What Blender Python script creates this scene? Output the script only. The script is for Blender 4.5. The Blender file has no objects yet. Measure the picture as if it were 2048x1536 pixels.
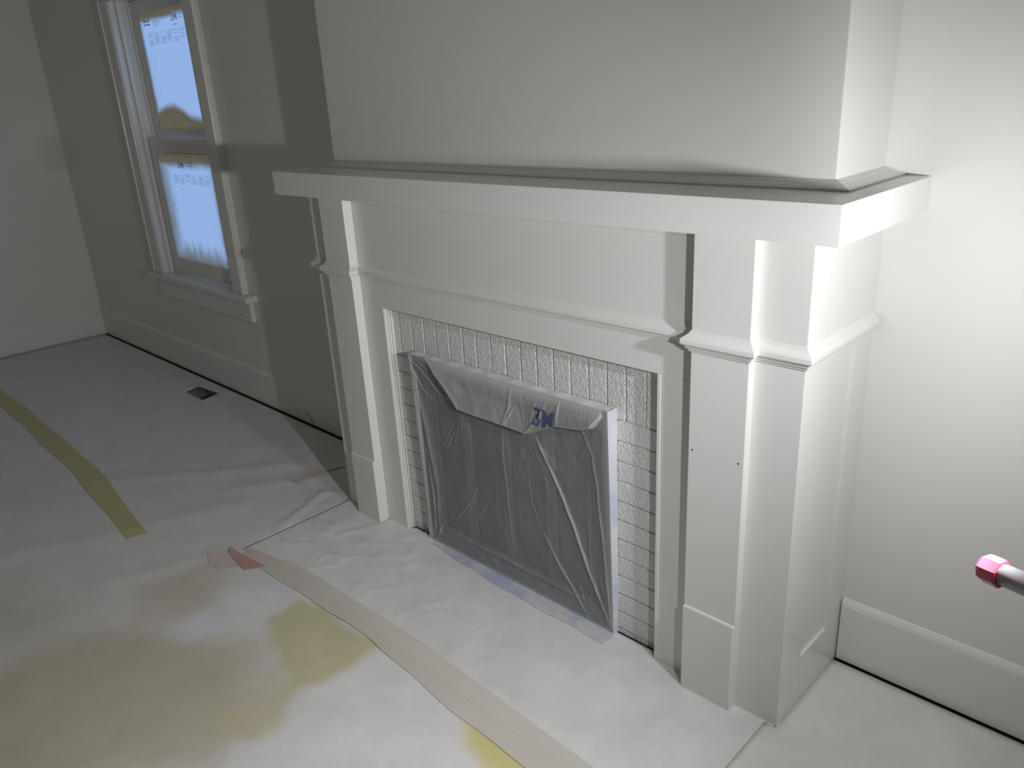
import bpy, bmesh, math, random
import numpy as np
from mathutils import Matrix, Vector

SC = bpy.context.scene
COL = SC.collection
random.seed(7)
rng = np.random.default_rng(7)

# ------------------------------------------------------------------ camera
cam_d = bpy.data.cameras.new('camera')
cam_d.sensor_width = 36.0
cam_d.lens = 27.7435
cam_d.clip_start = 0.02
cam = bpy.data.objects.new('camera', cam_d)
COL.objects.link(cam)
RIGHT = Vector((0.7158, 0.6963, -0.0529)).normalized()
FWD = Vector((-0.6662, 0.6582, -0.3506)).normalized()
RIGHT = (RIGHT - FWD * RIGHT.dot(FWD)).normalized()
UP = RIGHT.cross(FWD)
M = Matrix((RIGHT, UP, -FWD)).transposed().to_4x4()
M.translation = Vector((1.5672, -1.8386, 1.5211))
cam.matrix_world = M
SC.camera = cam

# ------------------------------------------------------------------ world (dusk sky beyond the window)
w = bpy.data.worlds.new('dusk_sky')
SC.world = w
w.use_nodes = True
w.node_tree.nodes['Background'].inputs[0].default_value = (0.43, 0.62, 1.0, 1)
w.node_tree.nodes['Background'].inputs[1].default_value = 1.95

# ------------------------------------------------------------------ lamps (two heads of the work light, built below)
LAMP_A = Vector((1.46, -1.035, 1.238))
LAMP_B = Vector((1.46, -0.648, 1.255))
LAMP_POWER_A = 86.0
LAMP_POWER_B = 25.0
LAMP_AIM_A = Vector((-0.923, -0.316, -0.218))
LAMP_AIM_B = Vector((-0.827, 0.452, -0.333))
LAMP_COLOR = (0.965, 0.975, 1.02)

vs = SC.view_settings
vs.view_transform = 'Standard'
vs.look = 'None'
vs.gamma = 1.0
vs.use_curve_mapping = False
vs.exposure = 0.0

# ------------------------------------------------------------------ materials
def new_mat(name):
    m = bpy.data.materials.new(name)
    m.use_nodes = True
    nt = m.node_tree
    nt.nodes.clear()
    out = nt.nodes.new('ShaderNodeOutputMaterial')
    return m, nt, out

def N(nt, typ, **kw):
    n = nt.nodes.new(typ)
    for k, v in kw.items():
        if k in ('operation', 'data_type', 'blend_type', 'attribute_name', 'feature', 'noise_dimensions'):
            setattr(n, k, v)
        else:
            n.inputs[k].default_value = v
    return n

def paint(name, col, rough=0.4, bump_scale=0, bump=0.0, var=0.03, var_scale=3.0, spec=0.5, aniso=None, coat=0.0):
    m, nt, out = new_mat(name)
    p = N(nt, 'ShaderNodeBsdfPrincipled', Roughness=rough)
    p.inputs['Specular IOR Level'].default_value = spec
    p.inputs['Coat Weight'].default_value = coat
    p.inputs['Coat Roughness'].default_value = 0.15
    geo = N(nt, 'ShaderNodeNewGeometry')
    n1 = N(nt, 'ShaderNodeTexNoise', Scale=var_scale, Detail=4.0, Roughness=0.6)
    nt.links.new(geo.outputs['Position'], n1.inputs['Vector'])
    mix = N(nt, 'ShaderNodeMix', data_type='RGBA')
    c2 = tuple(max(0, c - var) for c in col)
    mix.inputs['A'].default_value = (*[min(1, c + var * .4) for c in col], 1)
    mix.inputs['B'].default_value = (*c2, 1)
    nt.links.new(n1.outputs['Fac'], mix.inputs['Factor'])
    nt.links.new(mix.outputs['Result'], p.inputs['Base Color'])
    if bump:
        n2 = N(nt, 'ShaderNodeTexNoise', Scale=bump_scale, Detail=3.0, Roughness=0.55)
        if aniso:
            mp = N(nt, 'ShaderNodeMapping')
            mp.inputs['Scale'].default_value = aniso
            nt.links.new(geo.outputs['Position'], mp.inputs['Vector'])
            nt.links.new(mp.outputs['Vector'], n2.inputs['Vector'])
        else:
            nt.links.new(geo.outputs['Position'], n2.inputs['Vector'])
        b = N(nt, 'ShaderNodeBump', Strength=1.0, Distance=bump)
        nt.links.new(n2.outputs['Fac'], b.inputs['Height'])
        nt.links.new(b.outputs['Normal'], p.inputs['Normal'])
    nt.links.new(p.outputs[0], out.inputs[0])
    return m

WALL = (0.77, 0.758, 0.705)
M_WALL = paint('wall_paint', WALL, 0.27, 45, 0.00035, 0.012, 2.0)
M_BREAST = paint('breast_paint', WALL, 0.42, 60, 0.00022, 0.012, 2.0)
M_LOWBOUNCE = paint('low_bounce_wall', (0.60, 0.58, 0.53), 0.8, 30, 0.0005, 0.04)  # unseen front wall, colour darkened to weaken the bounced room light
M_CEIL = paint('ceiling_paint', (0.74, 0.72, 0.67), 0.7, 60, 0.0006, 0.02)
M_TRIM = paint('trim_enamel', (0.79, 0.78, 0.74), 0.25, 28, 0.00025, 0.012, 3.0)
M_JAMB = paint('jamb_enamel', (0.79, 0.78, 0.74), 0.3, 30, 0.0010, 0.012, 3.0, aniso=(6, 6, .25))
M_MORTAR = paint('painted_mortar', (0.74, 0.735, 0.71), 0.4, 160, 0.004, 0.02)
M_DARKFLOOR = paint('dark_floor', (0.035, 0.028, 0.022), 0.6, 30, 0.001, 0.01)
M_BLACK = paint('soot_and_hole_shade', (0.012, 0.012, 0.012), 0.8)  # firebox lining, also the painted shade of the nail holes
M_GAP = paint('gap_dark', (0.02, 0.018, 0.015), 0.9)  # near-black, assigned to no object
M_BRONZE = paint('screen_bronze', (0.115, 0.095, 0.07), 0.45, var=0.02)
M_SCREENFRAME = paint('screen_black', (0.085, 0.085, 0.085), 0.5, var=0.01)
M_METAL = paint('duct_metal', (0.20, 0.205, 0.21), 0.45, var=0.05, var_scale=20)
M_HOUSING = paint('lamp_housing', (0.05, 0.05, 0.055), 0.5)
M_STAND = paint('stand_black', (0.03, 0.03, 0.032), 0.4)

def brick_mat():
    m, nt, out = new_mat('painted_brick')
    p = N(nt, 'ShaderNodeBsdfPrincipled', Roughness=0.30)
    geo = N(nt, 'ShaderNodeNewGeometry')
    p.inputs['Base Color'].default_value = (0.85, 0.84, 0.80, 1)
    n2 = N(nt, 'ShaderNodeTexNoise', Scale=300.0, Detail=2.0, Roughness=0.5)
    n3 = N(nt, 'ShaderNodeTexNoise', Scale=95.0, Detail=2.0, Roughness=0.5)
    oi = N(nt, 'ShaderNodeObjectInfo')
    vm = N(nt, 'ShaderNodeVectorMath', operation='ADD')
    nt.links.new(geo.outputs['Position'], vm.inputs[0])
    nt.links.new(oi.outputs['Random'], vm.inputs[1])
    nt.links.new(vm.outputs[0], n2.inputs['Vector'])
    nt.links.new(vm.outputs[0], n3.inputs['Vector'])
    ad = N(nt, 'ShaderNodeMath', operation='ADD')
    nt.links.new(n2.outputs['Fac'], ad.inputs[0])
    nt.links.new(n3.outputs['Fac'], ad.inputs[1])
    b = N(nt, 'ShaderNodeBump', Strength=1.0, Distance=0.0062)
    nt.links.new(ad.outputs[0], b.inputs['Height'])
    nt.links.new(b.outputs['Normal'], p.inputs['Normal'])
    nt.links.new(p.outputs[0], out.inputs[0])
    return m
M_BRICK = brick_mat()

def glass_mat(name, tint, gloss=0.08, rough=0.03):
    m, nt, out = new_mat(name)
    t = N(nt, 'ShaderNodeBsdfTransparent')
    t.inputs[0].default_value = (*tint, 1)
    g = N(nt, 'ShaderNodeBsdfGlossy')
    g.inputs['Roughness'].default_value = rough
    fr = N(nt, 'ShaderNodeFresnel', IOR=1.45)
    mx = N(nt, 'ShaderNodeMixShader')
    nt.links.new(fr.outputs[0], mx.inputs[0])
    nt.links.new(t.outputs[0], mx.inputs[1])
    nt.links.new(g.outputs[0], mx.inputs[2])
    nt.links.new(mx.outputs[0], out.inputs[0])
    return m
M_PANE = glass_mat('window_glass', (0.93, 0.95, 0.96))

M_DOORGLASS = paint('smoked_glass', (0.03, 0.03, 0.03), 0.12, var=0.0)

def film_mat(name, clear, hazecol, paintcol, fac0, rough=0.3, translucent=0.0):
    """plastic film: attribute 'spray' = how much paint overspray sits on it, 'fold' = doubled film"""
    m, nt, out = new_mat(name)
    at = N(nt, 'ShaderNodeAttribute', attribute_name='spray')
    fo = N(nt, 'ShaderNodeAttribute', attribute_name='fold')
    geo = N(nt, 'ShaderNodeNewGeometry')
    no = N(nt, 'ShaderNodeTexNoise', Scale=14.0, Detail=5.0, Roughness=0.65)
    nt.links.new(geo.outputs['Position'], no.inputs['Vector'])
    # spray modulated by noise
    mm = N(nt, 'ShaderNodeMath', operation='MULTIPLY_ADD')
    mm.inputs[1].default_value = 0.35
    mm.inputs[2].default_value = -0.175
    nt.links.new(no.outputs['Fac'], mm.inputs[0])
    bump_env = N(nt, 'ShaderNodeMath', operation='MULTIPLY')
    nt.links.new(mm.outputs[0], bump_env.inputs[0])
    nt.links.new(at.outputs['Fac'], bump_env.inputs[1])
    ad = N(nt, 'ShaderNodeMath', operation='ADD')
    ad.use_clamp = True
    nt.links.new(at.outputs['Fac'], ad.inputs[0])
    nt.links.new(bump_env.outputs[0], ad.inputs[1])
    col = N(nt, 'ShaderNodeMix', data_type='RGBA')
    col.inputs['A'].default_value = (*hazecol, 1)
    col.inputs['B'].default_value = (*paintcol, 1)
    nt.links.new(ad.outputs[0], col.inputs['Factor'])
    p = N(nt, 'ShaderNodeBsdfPrincipled', Roughness=rough)
    p.inputs['Specular IOR Level'].default_value = 0.5
    nt.links.new(col.outputs['Result'], p.inputs['Base Color'])
    solid = p
    if translucent:
        tr = N(nt, 'ShaderNodeBsdfTranslucent')
        tcol = N(nt, 'ShaderNodeMix', data_type='RGBA')
        tcol.inputs['A'].default_value = (0.86, 0.90, 0.97, 1)
        tcol.inputs['B'].default_value = (0.38, 0.23, 0.10, 1)
        nt.links.new(ad.outputs[0], tcol.inputs['Factor'])
        nt.links.new(tcol.outputs['Result'], tr.inputs[0])
        df = N(nt, 'ShaderNodeMath', operation='MULTIPLY_ADD')   # translucent share
        df.inputs[1].default_value = -translucent * 0.30
        df.inputs[2].default_value = translucent
        f2 = N(nt, 'ShaderNodeMath', operation='MULTIPLY_ADD')
        f2.inputs[1].default_value = 0.18
        f2.use_clamp = True
        nt.links.new(fo.outputs['Fac'], f2.inputs[0])
        nt.links.new(ad.outputs[0], f2.inputs[2])
        nt.links.new(f2.outputs[0], df.inputs[0])
        ms = N(nt, 'ShaderNodeMixShader')
        nt.links.new(df.outputs[0], ms.inputs[0])
        nt.links.new(p.outputs[0], ms.inputs[1])
        nt.links.new(tr.outputs[0], ms.inputs[2])
        solid = ms
    if clear:
        t = N(nt, 'ShaderNodeBsdfTransparent')
        fac = N(nt, 'ShaderNodeMath', operation='MULTIPLY_ADD')
        fac.inputs[1].default_value = 1.0 - fac0
        fac.inputs[2].default_value = fac0
        fac.use_clamp = True
        nt.links.new(ad.outputs[0], fac.inputs[0])
        f3 = N(nt, 'ShaderNodeMath', operation='MULTIPLY_ADD')
        f3.inputs[1].default_value = 0.42
        f3.use_clamp = True
        nt.links.new(fo.outputs['Fac'], f3.inputs[0])
        nt.links.new(fac.outputs[0], f3.inputs[2])
        ms2 = N(nt, 'ShaderNodeMixShader')
        nt.links.new(f3.outputs[0], ms2.inputs[0])
        nt.links.new(t.outputs[0], ms2.inputs[1])
        nt.links.new(solid.outputs[0], ms2.inputs[2])
        solid = ms2
    nt.links.new(solid.outputs[0], out.inputs[0])
    return m
M_FILM = film_mat('masking_film', True, (0.52, 0.53, 0.54), (0.74, 0.735, 0.715), 0.32, 0.20)
M_WFILM = film_mat('window_film', False, (0.55, 0.57, 0.60), (0.66, 0.62, 0.52), 0.5, 0.4, translucent=0.92)

def print_mat(name, col, alpha):
    m, nt, out = new_mat(name)
    p = N(nt, 'ShaderNodeBsdfPrincipled', Roughness=0.5)
    p.inputs['Base Color'].default_value = (*col, 1)
    t = N(nt, 'ShaderNodeBsdfTransparent')
    ms = N(nt, 'ShaderNodeMixShader')
    ms.inputs[0].default_value = alpha
    nt.links.new(t.outputs[0], ms.inputs[1])
    nt.links.new(p.outputs[0], ms.inputs[2])
    nt.links.new(ms.outputs[0], out.inputs[0])
    return m
M_INK = print_mat('blue_ink', (0.07, 0.10, 0.22), 0.75)
M_WINK = print_mat('window_ink', (0.06, 0.14, 0.50), 0.62)
M_WINK2 = print_mat('window_ink_pale', (0.12, 0.25, 0.65), 0.20)

def sheet_mat(name, base, rough=0.45):
    """floor covering: colour attribute 'stain' tints it"""
    m, nt, out = new_mat(name)
    at = N(nt, 'ShaderNodeAttribute', attribute_name='stain')
    geo = N(nt, 'ShaderNodeNewGeometry')
    no = N(nt, 'ShaderNodeTexNoise', Scale=7.0, Detail=6.0, Roughness=0.65)
    nt.links.new(geo.outputs['Position'], no.inputs['Vector'])
    mix = N(nt, 'ShaderNodeMix', data_type='RGBA', blend_type='MULTIPLY')
    mix.inputs['Factor'].default_value = 1.0
    rampm = N(nt, 'ShaderNodeMapRange')
    rampm.inputs['From Min'].default_value = 0.3
    rampm.inputs['From Max'].default_value = 0.7
    rampm.inputs['To Min'].default_value = 0.89
    rampm.inputs['To Max'].default_value = 1.03
    nt.links.new(no.outputs['Fac'], rampm.inputs['Value'])
    nt.links.new(at.outputs['Color'], mix.inputs['A'])
    nt.links.new(rampm.outputs[0], mix.inputs['B'])
    p = N(nt, 'ShaderNodeBsdfPrincipled', Roughness=rough)
    p.inputs['Specular IOR Level'].default_value = 0.35
    nt.links.new(mix.outputs['Result'], p.inputs['Base Color'])
    mp = N(nt, 'ShaderNodeMapping')
    mp.inputs['Rotation'].default_value = (0, 0, 0.5)
    mp.inputs['Scale'].default_value = (1.0, 2.2, 1.0)
    nt.links.new(geo.outputs['Position'], mp.inputs['Vector'])
    n2 = N(nt, 'ShaderNodeTexNoise', Scale=9.0, Detail=3.0, Roughness=0.55)
    nt.links.new(mp.outputs[0], n2.inputs['Vector'])
    b = N(nt, 'ShaderNodeBump', Strength=1.0, Distance=0.0011)
    nt.links.new(n2.outputs['Fac'], b.inputs['Height'])
    nt.links.new(b.outputs['Normal'], p.inputs['Normal'])
    nt.links.new(p.outputs[0], out.inputs[0])
    return m
M_SHEET = sheet_mat('floor_paper', None)

def tape_mat(name, col, rough=0.45, var=0.05, scale=12):
    return paint(name, col, rough, 40, 0.0006, var, scale)
M_YTAPE = tape_mat('yellow_tape', (0.56, 0.52, 0.27))
M_TANTAPE = tape_mat('tan_tape', (0.64, 0.60, 0.52))
M_TANTAPE2 = tape_mat('tan_tape_thin', (0.67, 0.64, 0.565))
M_REDTAPE = tape_mat('red_tape', (0.56, 0.34, 0.30))
M_PINKTAPE = tape_mat('pink_tape', (0.66, 0.57, 0.53))
def sprayed_tape(name, col, white, scale, lo, hi):
    m, nt, out = new_mat(name)
    p = N(nt, 'ShaderNodeBsdfPrincipled', Roughness=0.4)
    geo = N(nt, 'ShaderNodeNewGeometry')
    n1 = N(nt, 'ShaderNodeTexNoise', Scale=scale, Detail=5.0, Roughness=0.6)
    nt.links.new(geo.outputs['Position'], n1.inputs['Vector'])
    mr = N(nt, 'ShaderNodeMapRange')
    mr.inputs['From Min'].default_value = lo
    mr.inputs['From Max'].default_value = hi
    nt.links.new(n1.outputs['Fac'], mr.inputs['Value'])
    mx = N(nt, 'ShaderNodeMix', data_type='RGBA')
    mx.inputs['A'].default_value = (*col, 1)
    mx.inputs['B'].default_value = (*white, 1)
    nt.links.new(mr.outputs[0], mx.inputs['Factor'])
    nt.links.new(mx.outputs['Result'], p.inputs['Base Color'])
    nt.links.new(p.outputs[0], out.inputs[0])
    return m
M_BLUETAPE = sprayed_tape('blue_tape', (0.44, 0.49, 0.66), (0.68, 0.67, 0.67), 7.0, 0.36, 0.62)
M_BLUETAPE2 = sprayed_tape('blue_tape_sprayed', (0.55, 0.60, 0.72), (0.74, 0.74, 0.75), 9.0, 0.35, 0.65)
M_PINKCAP = paint('pink_plastic', (0.80, 0.13, 0.20), 0.18, var=0.0)
M_TUBE = paint('tube_metal', (0.40, 0.41, 0.43), 0.3, var=0.01)

# ------------------------------------------------------------------ mesh helpers
def link(o, parent=None):
    COL.objects.link(o)
    if parent is not None:
        o.parent = parent
        o.matrix_parent_inverse = Matrix.Translation(parent.location).inverted()
    return o

def empty(name, loc, label=None, cat=None, group=None):
    o = bpy.data.objects.new(name, None)
    o.location = loc
    o.empty_display_size = 0.1
    COL.objects.link(o)
    if label:
        tag(o, label, cat, group)
    return o

def tag(o, label=None, cat=None, group=None, kind=None):
    if label: o['label'] = label
    if cat: o['category'] = cat
    if group: o['group'] = group
    if kind: o['kind'] = kind
    return o

def mesh_obj(name, verts, faces, mat, parent=None, smooth=False):
    me = bpy.data.meshes.new(name)
    me.from_pydata([tuple(v) for v in verts], [], [tuple(f) for f in faces])
    me.materials.append(mat)
    if smooth:
        me.polygons.foreach_set('use_smooth', [True] * len(me.polygons))
    me.update()
    return link(bpy.data.objects.new(name, me), parent)

def bm_obj(name, bm, mat, parent=None, smooth=False):
    me = bpy.data.meshes.new(name)
    bm.normal_update()
    bm.to_mesh(me)
    bm.free()
    me.materials.append(mat)
    if smooth:
        me.polygons.foreach_set('use_smooth', [True] * len(me.polygons))
    return link(bpy.data.objects.new(name, me), parent)

def add_box(bm, x0, x1, y0, y1, z0, z1, bev=0.0, seg=1):
    r = bmesh.ops.create_cube(bm, size=1.0, matrix=Matrix.Translation(((x0 + x1) / 2, (y0 + y1) / 2, (z0 + z1) / 2))
                              @ Matrix.Diagonal((abs(x1 - x0), abs(y1 - y0), abs(z1 - z0), 1)))
    if bev:
        ed = set()
        for v in r['verts']:
            ed.update(v.link_edges)
        bmesh.ops.bevel(bm, geom=list(ed), offset=bev, segments=seg, profile=0.6, affect='EDGES')

def box(name, x0, x1, y0, y1, z0, z1, mat, parent=None, bev=0.0, seg=1):
    bm = bmesh.new()
    add_box(bm, x0, x1, y0, y1, z0, z1, bev, seg)
    return bm_obj(name, bm, mat, parent)

def sweep(name, path, prof, mat, parent=None):
    """mitred sweep of prof [(offset, z)] along plan polyline path"""
    P = [Vector(p) for p in path]
    rows = []
    for i, p in enumerate(P):
        ds = []
        if i > 0: ds.append((p - P[i - 1]).normalized())
        if i < len(P) - 1: ds.append((P[i + 1] - p).normalized())
        ns = [Vector((-d.y, d.x)) for d in ds]
        m = ns[0] if len(ns) == 1 else (ns[0] + ns[1]) / (1 + ns[0].dot(ns[1]))
        rows.append([(p.x + m.x * o, p.y + m.y * o, z) for o, z in prof])
    k = len(prof)
    verts = [v for r in rows for v in r]
    faces = []
    for i in range(len(rows) - 1):
        for j in range(k):
            j2 = (j + 1) % k
            faces.append((i * k + j, i * k + j2, (i + 1) * k + j2, (i + 1) * k + j))
    faces.append(tuple(range(k)))
    faces.append(tuple(reversed(range((len(rows) - 1) * k, len(rows) * k))))
    o = mesh_obj(name, verts, faces, mat, parent)
    bm = bmesh.new(); bm.from_mesh(o.data)
    bmesh.ops.recalc_face_normals(bm, faces=bm.faces)
    bm.to_mesh(o.data); bm.free()
    return o

def tube(bm, a, b, r0, r1=None, n=20, caps=True):
    a = Vector(a); b = Vector(b); r1 = r0 if r1 is None else r1
    d = b - a
    L = d.length
    q = d.to_track_quat('Z', 'Y').to_matrix().to_4x4()
    bmesh.ops.create_cone(bm, cap_ends=caps, segments=n, radius1=r0, radius2=r1, depth=L,
                          matrix=Matrix.Translation((a + b) / 2) @ q)

def smoothstep(a, b, x):
    t = np.clip((x - a) / (b - a), 0, 1)
    return t * t * (3 - 2 * t)

def seg_dist(X, Y, a, b):
    ax, ay = a; bx, by = b
    dx, dy = bx - ax, by - ay
    t = np.clip(((X - ax) * dx + (Y - ay) * dy) / (dx * dx + dy * dy + 1e-12), 0, 1)
    return np.hypot(X - ax - t * dx, Y - ay - t * dy), t

def poly_sd(X, Y, poly):
    """signed distance (negative inside)"""
    d = np.full(X.shape, 1e9)
    ins = np.zeros(X.shape, bool)
    n = len(poly)
    for i in range(n):
        a, b = poly[i], poly[(i + 1) % n]
        d = np.minimum(d, seg_dist(X, Y, a, b)[0])
        c = ((a[1] > Y) != (b[1] > Y))
        with np.errstate(divide='ignore', invalid='ignore'):
            xi = (b[0] - a[0]) * (Y - a[1]) / (b[1] - a[1] + 1e-12) + a[0]
        ins ^= (c & (X < xi))
    return np.where(ins, -d, d)

_g = rng.random((64, 64))
def vnoise(X, Y, s):
    x = X * s; y = Y * s
    x0 = np.floor(x).astype(int); y0 = np.floor(y).astype(int)
    fx = x - x0; fy = y - y0
    fx = fx * fx * (3 - 2 * fx); fy = fy * fy * (3 - 2 * fy)
    g = lambda i, j: _g[i % 64, j % 64]
    return (g(x0, y0) * (1 - fx) * (1 - fy) + g(x0 + 1, y0) * fx * (1 - fy)
            + g(x0, y0 + 1) * (1 - fx) * fy + g(x0 + 1, y0 + 1) * fx * fy)
def fbm(X, Y, s, o=4):
    r = 0; a = 0.5
    for k in range(o):
        r = r + a * vnoise(X + 3.7 * k, Y - 1.9 * k, s); a *= 0.5; s *= 2.03
    return r

# ------------------------------------------------------------------ key dimensions
XL, XR = -4.478, 2.50          # side walls
YF, YW = -5.20, 0.012          # front and back wall planes
ZC = 2.62
BB = 0.0                       # baseboard front plane on the back wall
WX0, WX1, WZ0, WZ1 = -3.14, -2.27, 0.585, 2.07   # window opening

# ------------------------------------------------------------------ room shell
def struct(o): return tag(o, kind='structure')

bm = bmesh.new()      # floor boards under the coverings, with the register hole
HX0, HX1, HY0, HY1 = -2.80, -2.52, -0.205, -0.065
add_box(bm, XL - .1, HX0, YF - .1, YW + .1, -0.08, -0.004)
add_box(bm, HX1, XR + .1, YF - .1, YW + .1, -0.08, -0.004)
add_box(bm, HX0, HX1, YF - .1, HY0, -0.08, -0.004)
add_box(bm, HX0, HX1, HY1, YW + .1, -0.08, -0.004)
struct(bm_obj('floor', bm, M_DARKFLOOR))
struct(box('ceiling', XL - .1, XR + .1, YF - .1, YW + .2, ZC, ZC + .1, M_CEIL))
bm = bmesh.new()
add_box(bm, XL - .1, WX0, YW, YW + .16, -0.08, ZC)
add_box(bm, WX1, XR + .1, YW, YW + .16, -0.08, ZC)
add_box(bm, WX0, WX1, YW, YW + .16, -0.08, WZ0)
add_box(bm, WX0, WX1, YW, YW + .16, WZ1, ZC)
struct(bm_obj('wall_back', bm, M_WALL))
struct(box('wall_left', XL - .12, XL - .012, YF - .1, YW, -0.08, ZC, M_WALL))
struct(box('wall_right', XR, XR + .12, YF - .1, YW, -0.08, ZC, M_WALL))
struct(box('wall_front', XL - .012, XR, YF - .12, YF, -0.08, ZC, M_LOWBOUNCE))
struct(box('wall_chimney', -0.8675, 0.899, -0.2406, YW, 1.300, ZC, M_BREAST, bev=0.003, seg=2))

def baseboard(name, path, h, t=0.015):
    prof = [(-t, 0.006), (0, 0.006), (0, h - .022), (-.003, h - .013), (-.009, h - .004), (-t, h)]
    return struct(sweep(name, path, prof, M_TRIM))
baseboard('baseboard_back', [(-0.925, BB), (XL, BB)], 0.198)
baseboard('baseboard_back_right', [(XR, BB), (0.914, BB)], 0.200)
baseboard('baseboard_left', [(XL, BB), (XL, YF)], 0.168, 0.012)
baseboard('baseboard_right', [(XR - .012, YF), (XR - .012, BB)], 0.198, 0.012)

# ------------------------------------------------------------------ window
win = empty('window_1', (-2.705, 0, 0.585)); struct(win)
CY = -0.025           # casing front
CO0, CO1 = -3.243, -2.175
box('side_casing', CO0, WX0, CY, YW, 0.610, 2.07, M_TRIM, win, 0.003, 2)
box('side_casing', WX1, CO1, CY, YW, 0.610, 2.07, M_TRIM, win, 0.003, 2)
box('back_band', CO0 - .012, CO0 + .004, CY - .006, YW, 0.610, 2.07, M_TRIM, win, 0.003, 2)
box('head_casing', CO0 - .01, CO1 + .01, CY - .004, YW, 2.07, 2.19, M_TRIM, win, 0.003, 2)
box('window_stool', -3.32, -2.10, -0.050, 0.055, 0.577, 0.610, M_TRIM, win, 0.006, 2)
box('apron', -3.265, -2.146, -0.012, YW, 0.465, 0.577, M_TRIM, win, 0.003, 2)
box('jamb', WX0 - .001, WX0 + .012, -0.02, 0.165, 0.61, 2.07, M_TRIM, win)
box('jamb', WX1 - .012, WX1 + .001, -0.02, 0.165, 0.61, 2.07, M_TRIM, win)
box('head_jamb', WX0, WX1, -0.02, 0.165, 2.058, 2.072, M_TRIM, win)
for sx in (0, 1):       # stops and parting beads that read as grooves on the jamb
    for (y0, y1, p) in ((0.012, 0.034, 0.022), (0.072, 0.082, 0.020), (0.110, 0.130, 0.022)):
        a = WX0 + .012 if sx == 0 else WX1 - .012 - p
        box('window_stop', a, a + p, y0, y1, 0.61, 2.058, M_TRIM, win, 0.002)
def sash(y0, y1, z0, z1, gz0, gz1):
    s = empty('sash', (-2.705, y0, z0)); s.parent = win; s.matrix_parent_inverse = Matrix.Translation(win.location).inverted()
    x0, x1 = WX0 + .014, WX1 - .014
    gx0, gx1 = -3.022, -2.388
    def part(n, *a): 
        o = box(n, *a, M_TRIM, None, 0.003, 2)
        o.parent = s; o.matrix_parent_inverse = Matrix.Translation(s.location).inverted()
    part('stile', x0, gx0, y0, y1, z0, z1)
    part('stile', gx1, x1, y0, y1, z0, z1)
    part('rail', gx0, gx1, y0, y1, z0, gz0)
    part('rail', gx0, gx1, y0, y1, gz1, z1)
    o = box('pane', gx0 - .005, gx1 + .005, (y0 + y1) / 2 + .006, (y0 + y1) / 2 + .010, gz0 - .005, gz1 + .005, M_PANE)
    o.parent = s; o.matrix_parent_inverse = Matrix.Translation(s.location).inverted()
sash(0.036, 0.070, 0.613, 1.362, 0.704, 1.292)
sash(0.083, 0.109, 1.335, 2.056, 1.403, 1.996)

# ------------------------------------------------------------------ mantel
MAN = empty('fireplace_mantel', (0, -0.17, 0), 'white painted wooden fireplace mantel with pilasters and a deep shelf', 'mantel')
XBL, XBR, YB, YP, YC0 = -0.910, 0.910, -0.335, -0.359, -0.3234
ZS0, ZS1 = 1.2237, 1.300
box('shelf', -0.9532, 0.9975, -0.4377, YW, ZS0, ZS1, M_TRIM, MAN, 0.0025, 2)
box('face_board', 0.6535, XBR, YB, -0.285, 0.0, ZS0, M_TRIM, MAN, 0.002, 2)
box('face_board', XBL, -0.6757, YB, -0.285, 0.0, ZS0, M_TRIM, MAN, 0.002, 2)
box('frieze_board', -0.676, 0.654, YC0, -0.298, 0.8531, 1.1958, M_TRIM, MAN, 0.0015)
box('bed_board', -0.676, 0.654, YC0 - .0015, -0.298, 1.196, ZS0, M_TRIM, MAN, 0.001)
box('surround_stile', -0.676, -0.5608, YC0, -0.298, 0.0, 0.8531, M_TRIM, MAN, 0.0015)
box('surround_stile', 0.5376, 0.654, YC0, -0.298, 0.0, 0.8531, M_TRIM, MAN, 0.0015)
box('edge_bead', 0.5376, 0.5480, YC0 - .0012, -0.300, 0.0, 0.8531, M_TRIM, MAN, 0.001)
# stepped opening jambs
for (a, b) in ((-0.5608, 1), (0.5376, -1)):
    j = box('opening_jamb', min(a, a - b * .02), max(a, a - b * .02), YC0 + .002, -0.275, 0.0, 0.8531, M_JAMB, MAN)
    for k in range(3):
        y = YC0 + .003 + k * .010
        o = box('jamb_step', min(a, a + b * (.0015 + .0022 * k)), max(a, a + b * (.0015 + .0022 * k)), y, y + .0085, 0.0, 0.8525, M_JAMB, None, 0.0008)
        o.parent = j
box('opening_head', -0.5608, 0.5376, YC0 + .002, -0.275, 0.8533, 0.875, M_TRIM, MAN)
# pilasters
def pilaster(x0, x1, holes):
    p = box('pilaster', x0, x1, YP, YB + .005, 0.0, ZS0, M_TRIM, MAN, 0.002, 2)
    o = box('plinth_block', x0 - .0002, x1 + .0002, YP - .008, YB + .004, 0.0, 0.261, M_TRIM, None, 0.005, 3); o.parent = p
    for (hx, hz) in holes:
        bm = bmesh.new()
        tube(bm, (hx, YP + .004, hz), (hx, YP - .0004, hz), 0.0022, n=10)  # dark plug stands in for the shade inside the hole
        o = bm_obj('nail_hole', bm, M_BLACK); o.parent = p
        o['label'] = 'small dark nail hole'
pilaster(0.651, 0.7957, [(0.662, 0.6992), (0.782, 0.6993)])
pilaster(-0.8141, -0.6732, [])
# necking moulding wrapping everything
path = [(XBR, 0.0), (XBR, YB), (0.7957, YB), (0.7957, YP), (0.651, YP), (0.651, YC0), (-0.6732, YC0), (-0.6732, YP),
        (-0.8141, YP), (-0.8141, YB), (XBL, YB), (XBL, 0.0)]
prof = [(-0.004, 0.944), (0.004, 0.944), (0.0045, 0.949), (0.009, 0.951), (0.0105, 0.957), (0.016, 0.960), (0.0185, 0.963),
        (0.0185, 0.972), (0.0165, 0.976), (0.010, 0.981), (0.004, 0.986), (0.0015, 0.992), (-0.004, 0.992)]
sweep('necking_moulding', path, prof, M_TRIM, MAN)
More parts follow.
